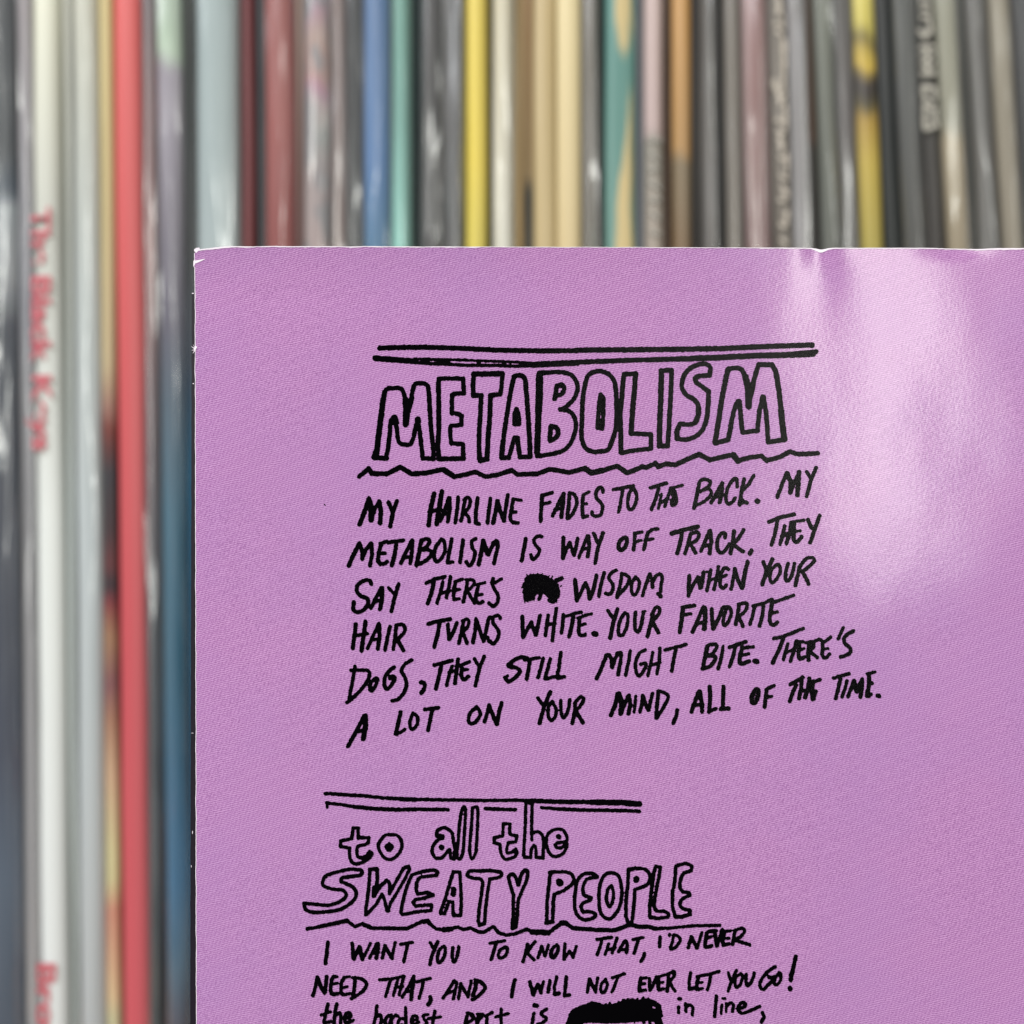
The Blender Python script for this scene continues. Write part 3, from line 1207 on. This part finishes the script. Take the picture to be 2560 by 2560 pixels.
rec(1106, 1160, '#51545a', 'smoky grey sleeve left of the bright yellow one', dy=.0010, cover=2, wear=.35)
rec(1162, 1218, [(0, '#dfce6c'), (400, '#e3cf5e'), (640, '#d6c968')], 'bright yellow sleeve, the only pure yellow spine', dy=-.0003, wear=.1, bulge=.6)
rec(1220, 1231, '#2e2712', 'very thin black brown sleeve right of the bright yellow one', dy=.004, wear=.05)
rec(1232, 1287, [(0, '#d8d2bd'), (640, '#dbd9cd')], 'ivory white sleeve between the yellow one and the tan ones', dy=-.0002, cover=1, wear=.06, bulge=.8)
rec(1288, 1309, '#b49d6f', 'thin tan sleeve right of the ivory white one', dy=.0015, wear=.2)
rec(1310, 1333, [(0, '#a88c62'), (430, '#a08c66'), (470, '#5c5648'), (640, '#5c5648')], 'thin ochre brown sleeve with a dark lower stain', dy=.002, wear=.3)
rec(1334, 1391, '#c5b48c', 'sand coloured sleeve, slightly darker of the two sand ones', dy=.0006, wear=.18, bulge=.3)
rec(1391, 1454, [(0, '#dccfa8'), (640, '#d3c39c')], 'cream yellow sleeve, lighter of the two sand ones', dy=-.0001, wear=.1, bulge=.35)
rec(1456, 1496, '#7c766a', 'taupe grey sleeve left of the black and teal pair', dy=.0012, cover=2, wear=.5)
rec(1497, 1512, '#2b2d2f', 'very thin black sleeve left of the teal and tan blotched one', dy=.003, wear=.05)
rec(1513, 1590, [(0, '#6b9b94'), (640, '#7ba097')], 'teal sleeve with sandy tan blotches', dy=-.0001, wear=.15, blotch=('#b9a677', 26, 1.35), bulge=.3)
rec(1591, 1610, '#767a80', 'thin steel grey sleeve right of the blotched teal one', dy=.002, wear=.3)
GL = rec(1611, 1658, [(0, '#c9b8b4'), (330, '#c4b3b0'), (350, '#a39f96'), (640, '#b0a69c')], 'pale pinkish white sleeve with faint grey lettering lower down', dy=.0002, wear=.12)
rec(1660, 1680, '#5e4630', 'thin dark brown sleeve left of the ochre one', dy=.0025, wear=.15)
rec(1681, 1729, [(0, '#c7a163'), (380, '#b8965c'), (400, '#8f8064'), (600, '#8a7350')], 'ochre sleeve, orange brown and deeper than the sand ones', dy=.0003, wear=.2)
rec(1730, 1757, '#2e241b', 'thin black brown sleeve right of the ochre one', dy=.003, wear=.1)
rec(1758, 1789, [(0, '#6c6b68'), (640, '#5a524f')], 'thin mid grey sleeve between two near black ones', dy=.001, cover=2, wear=.4)
rec(1790, 1810, '#14171b', 'very thin jet black sleeve left of the warm grey one', dy=.003, wear=.02)
rec(1811, 1850, '#8a8379', 'warm grey sleeve left of the washed out red one', dy=.0005, cover=1, wear=.2)
rec(1852, 1920, [(0, '#a37572'), (400, '#9b6f6c'), (640, '#93696a')], 'washed out red sleeve with a grey middle stripe', dy=.0004, cover=2, wear=.5)
L1 = rec(1922, 1968, '#857e75', 'grey sleeve with blurred cream letters running down its spine', dy=.0006, cover=0, wear=.4)
rec(1969, 2008, '#908c8c', 'silvery grey sleeve in cloudy film right of the blurred cream letters', dy=.0002, cover=3, wear=.3)
rec(2010, 2035, [(0, '#64503f'), (340, '#6b5038'), (360, '#4a453e'), (640, '#3c3935')], 'thin chestnut brown sleeve in the leaning right part', dy=.002, wear=.15)
rec(2037, 2084, [(0, '#868a7e'), (640, '#72756c')], 'sage grey sleeve with two small glints', dy=.0003, cover=1, wear=.25)
rec(2085, 2128, [(0, '#524f4e'), (300, '#5a5154'), (640, '#45433f')], 'dusky charcoal sleeve left of the yellow and dark patched one', dy=.001, cover=2, wear=.35)
rec(2130, 2188, [(0, '#d6cb74'), (60, '#cfc46a'), (100, '#8a7f4a'), (140, '#c9b44e'), (170, '#cdb64c'), (195, '#594f48'), (230, '#4c4540'), (260, '#6d6540'), (300, '#b79d42'), (400, '#c4b150'), (640, '#b5a957')], 'patchy yellow and dark grey sleeve', dy=.0002, cover=0, wear=.3)
rec(2189, 2234, [(0, '#2f3638'), (640, '#323a3a')], 'navy black sleeve right of the patchy yellow one', dy=.0015, wear=.1)
rec(2236, 2291, [(0, '#5f625e'), (640, '#55544e')], 'gunmetal grey sleeve left of the sleeve with big pale letters', dy=.0006, cover=1, wear=.3)
L2 = rec(2293, 2338, [(0, '#5a5954'), (640, '#4c4744')], 'dark grey sleeve with big blurred pale letters', dy=.0006, wear=.15)
rec(2340, 2396, [(0, '#a5a493'), (310, '#a09e8c'), (350, '#b3a78c'), (640, '#a3967c')], 'greenish beige sleeve right of the big pale letters', dy=0, cover=1, wear=.12)
rec(2398, 2420, '#5c5d58', 'thin lead grey sleeve leaning beside the greenish beige one', dy=.0025, wear=.2)
rec(2421, 2458, '#7a7976', 'mid grey sleeve leaning in cloudy film near the right end', dy=.0006, cover=2, wear=.2)
rec(2459, 2474, '#423f3c', 'thin umber sleeve left of the leaning beige one at the right end', dy=.003, wear=.1)
rec(2475, 2528, [(0, '#a49d8c'), (640, '#9a917f')], 'leaning beige sleeve, last pale spine before the right end', dy=0, cover=1, wear=.15)
rec(2530, 2600, '#3f4246', 'dark slate sleeve at the right end of the row', dy=.0006, cover=1, wear=.15)
rec(2603, 2680, '#8a6f62', 'clay brown sleeve next beyond the dark slate one at the right end', cover=1)
rec(2683, 2760, '#3a4b5c', 'ink blue sleeve, second beyond the dark slate one at the right end', cover=1)

# ---------------------------------------------------------------- lettering printed on the spines
def spine_print(root, name, strokes, col, label=None, rough=2.0, cover_off=-.0004):
    ml = NT('spine_print_ink'); ml.b.inputs['Base Color'].default_value = lin(col); ml.b.inputs['Roughness'].default_value = .5
    inv = root.matrix_basis.inverted()
    def f(px, py):
        v = inv @ Vector((spine_x(px), 0, spine_z(py))); return (v.x, cover_off, v.z)
    V, F = ink_mesh(strokes, f, g=3.0, rough=rough, seed=3)
    o = mesh_obj(name, V, F, ml.m, root)
    if label: o['label'] = label
    return o
def spine_word(root, word, y0, y1, xa, xb, col):
    """a word reading down the spine: tops of the letters to the right"""
    cu = bpy.data.curves.new('word', 'FONT'); cu.body = word; cu.offset = .028; cu.size = 1
    t = bpy.data.objects.new('word', cu); scene.collection.objects.link(t)
    me = bpy.data.meshes.new_from_object(t.evaluated_get(bpy.context.evaluated_depsgraph_get()))
    bpy.data.objects.remove(t)
    xs = [v.co.x for v in me.vertices]; ys = [v.co.y for v in me.vertices]
    a, b = min(xs), max(xs); cap = 0.70
    lo = -0.02
    inv = root.matrix_basis.inverted()
    for v in me.vertices:
        py = y0 + (v.co.x - a) / (b - a) * (y1 - y0); px = xa + (v.co.y - lo) / (cap - lo) * (xb - xa)
        q = inv @ Vector((spine_x(px), 0, spine_z(py))); v.co = (q.x, -.0004, q.z)
    me.update()
    ml = NT('red_spine_print'); ml.b.inputs['Base Color'].default_value = lin(col); ml.b.inputs['Roughness'].default_value = .5
    me.materials.append(ml.m)
    o = bpy.data.objects.new('lettering', me); scene.collection.objects.link(o); o.parent = root
    return o
RED = '#b55560'
for wrd, a, b, sh in (('The', 518, 662, 0), ('Black', 690, 906, 1.5), ('Keys', 938, 1126, 3), ('Brothers', 2408, 2790, 14)):
    spine_word(BK, wrd, a, b, 79 + sh, 126 + sh, RED)
def blobs(L, root, name, col, lab):
    spine_print(root, name, [(w_ / 2, p) for w_, p in L], col, lab)
blobs([(14, [(1946, 0), (1948, 30)]), (12, [(1944, 78), (1952, 84)]), (8, [(1956, 40), (1957, 70)]), (12, [(1958, 100), (1960, 170)]), (9, [(1938, 60), (1950, 58)]),
       (14, [(1936, 205), (1945, 232), (1952, 255)]), (10, [(1952, 250), (1962, 235)]), (9, [(1958, 180), (1958, 225)]), (10, [(1962, 260), (1963, 320)]),
       (10, [(1942, 300), (1955, 305)]), (13, [(1950, 345), (1954, 372)]), (9, [(1945, 330), (1962, 332)]), (8, [(1966, 385), (1967, 430)]), (9, [(1950, 395), (1962, 398)]),
       (12, [(1958, 470), (1966, 488)]), (9, [(1952, 440), (1966, 446)]), (9, [(1948, 500), (1962, 502)]), (9, [(1966, 530), (1966, 560)]), (9, [(1950, 560), (1962, 566)]), (10, [(1955, 600), (1966, 606)])],
      L1, 'lettering', '#a89f93', 'blurred cream letters')
blobs([(12, [(2302, 6), (2322, 4)]), (10, [(2304, 24), (2324, 26)]), (10, [(2304, 44), (2322, 44)]), (13, [(2300, 78), (2312, 92), (2326, 74)]), (9, [(2322, 50), (2326, 74)]),
       (10, [(2304, 118), (2330, 116)]), (10, [(2304, 138), (2334, 136)]), (9, [(2318, 118), (2318, 186)]), (11, [(2306, 160), (2334, 158)]), (12, [(2306, 184), (2334, 182)]),
       (11, [(2308, 216), (2334, 218)]), (10, [(2308, 222), (2310, 242)]), (10, [(2334, 220), (2336, 246)]), (9, [(2310, 246), (2332, 258)]),
       (11, [(2322, 270), (2338, 274)]), (11, [(2312, 262), (2312, 318)]), (11, [(2314, 322), (2340, 314)]), (9, [(2336, 280), (2340, 310)]), (8, [(2322, 292), (2334, 294)])],
      L2, 'lettering', '#9a968b', 'big blurred pale letters')
blobs([(8, [(1622, 350), (1648, 352)]), (7, [(1624, 375), (1630, 395), (1648, 400)]), (7, [(1622, 425), (1646, 420)]), (7, [(1624, 455), (1648, 470)]), (7, [(1626, 500), (1648, 498)]), (7, [(1628, 530), (1646, 545)]), (7, [(1626, 580), (1648, 585)])],
      GL, 'lettering', '#8f8c84', 'faint grey letters')

# ---------------------------------------------------------------- the pink lyric sheet
def pz(x, y):
    """height of the sheet towards the camera (metres) at source-pixel x, y"""
    k = 39.0625e-6
    h = 0.0
    # valley pinched into the top edge
    t = max(0.0, (y - 615)); wv = 34 + t * .22
    h -= 175e-6 * math.exp(-((x - 2046 - t * .10) / wv) ** 2) * math.exp(-t / 95)
    # small dent further along the edge
    h -= 150e-6 * math.exp(-((x - 2395) / 70) ** 2) * math.exp(-((y - 622) / 22) ** 2)
    # soft waves of handled card
    h += 150e-6 * noise.noise((x / 620, y / 900, 3.3)) + 44e-6 * noise.noise((x / 190, y / 260, 8.1))
    h += 5e-6 * noise.noise((x / 60, y / 80, 1.7))
    # faint handling creases near the corner and across the upper right
    for (cx, cy, dx, dy, ln, am) in ((560, 735, .93, -.36, 120, 14e-6), (640, 690, .97, .24, 90, 9e-6), (1680, 700, .8, .6, 110, 8e-6)):
        u = (x - cx) * dx + (y - cy) * dy; v = -(x - cx) * dy + (y - cy) * dx
        if abs(u) < 2 * ln and abs(v) < 60: h += am * math.exp(-(v / 15) ** 2 - (u / ln) ** 2)
    # left corner bends back; top edge curls towards the camera to shade it darker
    h += 400e-6 * max(0, (760 - y) / 150) ** 2 * math.exp(-(max(0, x - 480) / 1300) ** 2)
    h -= 160e-6 * max(0, (700 - x) / 200) ** 2 * (1 if x < 700 else 0) * .5
    return h
def P(px, py, off=0.0):
    return ((px - 1280) / 2560 * W1, -pz(px, py) - off, CZ + (1280 - py) / 2560 * W1)
def left_x(y): return 487.5 + (y - 620) * .0018 + 1.2 * noise.noise((y / 45, 2, 0)) + .5 * noise.noise((y / 9, 5, 0)) - (2.5 if 650 < y < 668 else 0)
def top_y(x):
    e = 619.5 + (x - 1280) * .0014 + 1.0 * noise.noise((x / 60, 9, 0)) + .5 * noise.noise((x / 8, 3, 0))
    e += 4.0 * math.exp(-((x - 2055) / 14) ** 2) + 2.2 * math.exp(-((x - 2440) / 60) ** 2)
    if x < 620: e += 9.5 * max(0, (620 - x) / 133) ** 2.2
    return e
sheet = thing('lyric_sheet', 'pink halftone printed sheet of handwritten black lyrics held in front of the record row', 'lyric sheet', (0, 0, 0))
X0, Y0, X1, Y1 = 487.5, 619.5, 2960.0, 1280 + CZ / W1 * 2560 - 6
xs = [X0 + 10 * i for i in range(int((2620 - X0) / 10) + 1)]; xs += [xs[-1] + 60 * i for i in range(1, 8)]; X1 = xs[-1]
ys = [Y0 + 10 * i for i in range(int((2620 - Y0) / 10) + 1)]
while ys[-1] < Y1 - 80: ys.append(ys[-1] + 80)
ys.append(Y1)
V = []; F = []; nx = len(xs)
for y in ys:
    for x in xs:
        lx = left_x(y) + (x - X0) * (X1 - left_x(y)) / (X1 - X0) if x - X0 < 30 else x
        if x == xs[0]: lx = left_x(y)
        ty = y
        if y == ys[0]: ty = top_y(x)
        if x == xs[0] and y == ys[0]: lx, ty = 489.5, 630
        if x == xs[1] and y == ys[0]: lx, ty = 495, 625.5
        if y == ys[1] and x < 530: ty = 636
        V.append(P(lx, ty))
nf = len(V)
for j in range(len(ys) - 1):
    for i in range(nx - 1):
        a = j * nx + i; F.append((a, a + nx, a + nx + 1, a + 1))
m = NT('pink_halftone_print')
tc = m.n('TexCoord'); sep = m.n('SeparateXYZ'); m.l(tc.outputs['Object'], sep.inputs[0])
px = m.math('MULTIPLY', sep.outputs['X'], 2560 / W1); py = m.math('MULTIPLY', sep.outputs['Z'], 2560 / W1)
wn = m.n('TexNoise', i_Scale=420.0, i_Detail=2.0); m.l(tc.outputs['Object'], wn.inputs['Vector'])
ws = m.n('SeparateColor'); m.l(wn.outputs['Color'], ws.inputs[0])
px = m.math('ADD', px, m.math('MULTIPLY', ws.outputs[0], 9.0)); py = m.math('ADD', py, m.math('MULTIPLY', ws.outputs[1], 9.0))
def lines(per, deg, ph=0.0):
    c, s = math.cos(math.radians(deg)), math.sin(math.radians(deg))
    k2 = 6.28318 / per
    a = m.math('ADD', m.math('MULTIPLY', px, -s * k2), m.math('MULTIPLY', py, c * k2))
    return m.math('COSINE', m.math('ADD', a, ph))
nz = m.n('TexNoise', i_Scale=55.0, i_Detail=3.0); m.l(tc.outputs['Object'], nz.inputs['Vector'])
wv = m.math('MULTIPLY', nz.outputs[0], 5.0)
def dots(s, lo, hi):
    r = m.n('MapRange', interpolation_type='SMOOTHSTEP'); m.l(s, r.inputs[0]); r.inputs[1].default_value = lo; r.inputs[2].default_value = hi; return r.outputs[0]
# two halftone screens: fine near-horizontal rows of magenta dots, and a coarser cross screen that breaks them into rosettes
rows = lines(HT_P, 13.0)
cross = m.math('ADD', lines(8.9, 74.0), m.math('MULTIPLY', lines(9.3, 43.0, 1.1), .6))
s1 = m.math('ADD', rows, m.math('MULTIPLY', cross, .22))
s2 = m.math('ADD', m.math('MULTIPLY', lines(5.6, 11.0, 2.0), .5), m.math('MULTIPLY', cross, .22))
d1 = dots(s1, -.4, .7); d2 = dots(s2, -.2, .9)
both = m.math('MULTIPLY', d1, d2)
col = m.mix(d1, lin(INK_LIGHT), lin(INK_MAG)); col = m.mix(d2, col, lin(INK_CY), 'MULTIPLY')
col = m.mix(m.math('MULTIPLY', both, .4), col, lin('#6f3070'))
col = m.mix(HT_FLAT, col, lin(INK_AVG))
mn = m.n('TexNoise', i_Scale=38.0, i_Detail=4.0, i_Roughness=.6); m.l(tc.outputs['Object'], mn.inputs['Vector'])
col = m.mix(m.math('MULTIPLY', m.math('SUBTRACT', mn.outputs[0], .42, True), 1.1, True), col, lin('#9a7ab0'))
gr = m.n('TexNoise', i_Scale=9000.0, i_Detail=1.0); m.l(tc.outputs['Object'], gr.inputs['Vector'])
col = m.mix(m.math('MULTIPLY', m.math('SUBTRACT', gr.outputs[0], .45, True), 1.6, True), col, lin('#6a3570'))
m.l(col, m.b.inputs['Base Color'])
m.b.inputs['Roughness'].default_value = .15; m.b.inputs['Specular IOR Level'].default_value = .11
bp = m.n('Bump', i_Strength=.25, i_Distance=.00002); n5 = m.n('TexNoise', i_Scale=2600.0, i_Detail=2.0); m.l(tc.outputs['Object'], n5.inputs['Vector'])
m.l(n5.outputs[0], bp.inputs['Height']); m.l(bp.outputs[0], m.b.inputs['Normal'])
pink = m.m
m = NT('bare_paper_white'); nz = m.n('TexNoise', i_Scale=1500.0, i_Detail=3.0)
m.l(m.mix(nz.outputs[0], lin('#c9b0c9'), lin('#ffffff')), m.b.inputs['Base Color']); m.b.inputs['Roughness'].default_value = .8
white = m.m
panel = mesh_obj('printed_face', V, F, pink, sheet)
# card thickness: the back leaf, and the white cut edges
B = [(x, y + .00028, z) for x, y, z in V]
mesh_obj('sheet_back', B, [f[::-1] for f in F], white, sheet)
def strip(name, pts, mat, off=3e-5):
    VV = []; FF = []
    for (a, b, c, d) in pts: VV += [P(a, b, off), P(c, d, off)]
    for i in range(len(pts) - 1): FF.append((2 * i, 2 * i + 1, 2 * i + 3, 2 * i + 2))
    return mesh_obj(name, VV, FF, mat, sheet)
r2 = random.Random(3)
pts = []
x = 497.0
while x < X1:
    wdt = 2.0 + 1.2 * noise.noise((x / 30, 0, 1)) + .6 * r2.random() + (1.8 * math.exp(-((x - 545) / 45) ** 2)) + (5 * math.exp(-((x - 2052) / 18) ** 2)) + 2 * math.exp(-((x - 2510) / 60) ** 2)
    if 1200 < x < 1900: wdt *= .6
    pts.append((x, top_y(x) - 1.2, x, top_y(x) - 1.2 + max(.8, wdt))); x += 4
e = strip('worn_edge', pts, white)
pts = []; y = 634.0
while y < 2620:
    wdt = 1.3 + .7 * noise.noise((y / 25, 0, 1)) + .5 * r2.random() + (3.0 if 650 < y < 664 else 0)
    pts.append((left_x(y) - 1.0, y, left_x(y) - 1.0 + wdt, y)); y += 4
strip('worn_edge', pts, white)
strip('worn_edge', [(486.5, 628, 492, 634), (487.5, 624.5, 496, 630), (492, 621.5, 499, 626.5), (500, 620.5, 502, 625)], white, 3.3e-5)
strip('worn_edge', [(488, 652, 488, 660), (496, 651, 496, 657), (505, 649.5, 505, 653), (514, 648, 514, 649)], white, 3.3e-5)
# fibres torn from the edge
VV = []; FF = []
for (ax, ay, bx, by, ww) in [(488, 873, 477, 865, 3.2), (489, 874, 478, 876, 3), (489, 874, 481, 884, 3), (489, 872, 482, 860, 2), (489, 873, 484, 869, 7), (490, 866, 486, 880, 6)]:
    dx, dy = bx - ax, by - ay; L = math.hypot(dx, dy); nx_, ny_ = -dy / L * ww / 2, dx / L * ww / 2
    b0 = len(VV); o_ = 5e-5 + len(FF) * 2e-6
    VV += [P(ax + nx_, ay + ny_, o_), P(ax - nx_, ay - ny_, o_), P(bx, by, o_ + 1e-5)]; FF.append((b0, b0 + 1, b0 + 2))
mesh_obj('torn_fibre', VV, FF, white, sheet, smooth=False)
# ink
m = NT('black_ink'); m.b.inputs['Base Color'].default_value = (.0012, .001, .0015, 1); m.b.inputs['Roughness'].default_value = .17
m.b.inputs['Specular IOR Level'].default_value = .03
nz = m.n('TexNoise', i_Scale=5000.0, i_Detail=2.0); bp = m.n('Bump', i_Strength=.2, i_Distance=.00002)
m.l(nz.outputs[0], bp.inputs['Height']); m.l(bp.outputs[0], m.b.inputs['Normal'])
ink = m.m
for i, ((nm, lb), strokes) in enumerate(parse(TRACE).items()):
    V, F = ink_mesh(strokes, lambda a, b, o=2.4e-5 + i * 1.1e-6: P(a, b, o), seed=i)
    o = mesh_obj(nm, V, F, ink, sheet); o['label'] = lb
V, F = ink_mesh([(1.6, [(811, 1261), (813, 1263)])], lambda a, b: P(a, b, 2e-5), g=1.0, rough=.2)
mesh_obj('ink_speck', V, F, ink, sheet)
# ---------------------------------------------------------------- black card behind the sheet
bc = thing('black_card', 'glossy black card peeking out as a thin dark line behind the pink sheet edge', 'card', (0, .0012, 0))
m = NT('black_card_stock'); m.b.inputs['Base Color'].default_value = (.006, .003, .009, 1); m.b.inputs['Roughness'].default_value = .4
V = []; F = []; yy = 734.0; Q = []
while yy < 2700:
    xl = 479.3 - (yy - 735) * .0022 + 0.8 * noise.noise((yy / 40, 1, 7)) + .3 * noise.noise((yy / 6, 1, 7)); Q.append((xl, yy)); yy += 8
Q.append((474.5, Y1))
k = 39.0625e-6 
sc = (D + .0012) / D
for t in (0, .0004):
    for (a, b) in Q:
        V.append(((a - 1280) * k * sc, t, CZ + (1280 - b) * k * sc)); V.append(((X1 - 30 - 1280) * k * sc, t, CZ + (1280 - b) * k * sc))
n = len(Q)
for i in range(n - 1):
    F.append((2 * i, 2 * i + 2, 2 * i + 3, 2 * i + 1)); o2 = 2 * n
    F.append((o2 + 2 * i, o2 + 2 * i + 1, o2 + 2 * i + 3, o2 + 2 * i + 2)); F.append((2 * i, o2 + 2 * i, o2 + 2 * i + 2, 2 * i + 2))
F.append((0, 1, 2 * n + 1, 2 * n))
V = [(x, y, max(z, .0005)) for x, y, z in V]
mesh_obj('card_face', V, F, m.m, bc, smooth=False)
for (a, b, c, d) in [(480, 732.5, 485, 734.6), (479, 1832, 484, 1833), (481, 2077, 482.2, 2084), (482, 958, 485, 960), (478, 2163, 479, 2168)]:
    VV = [((x - 1280) * k * sc, -5e-5, CZ + (1280 - y) * k * sc) for (x, y) in ((a, b), (a, d), (c, d), (c, b))]
    mesh_obj('worn_nick', VV, [(0, 1, 2, 3)], white, bc, smooth=False)
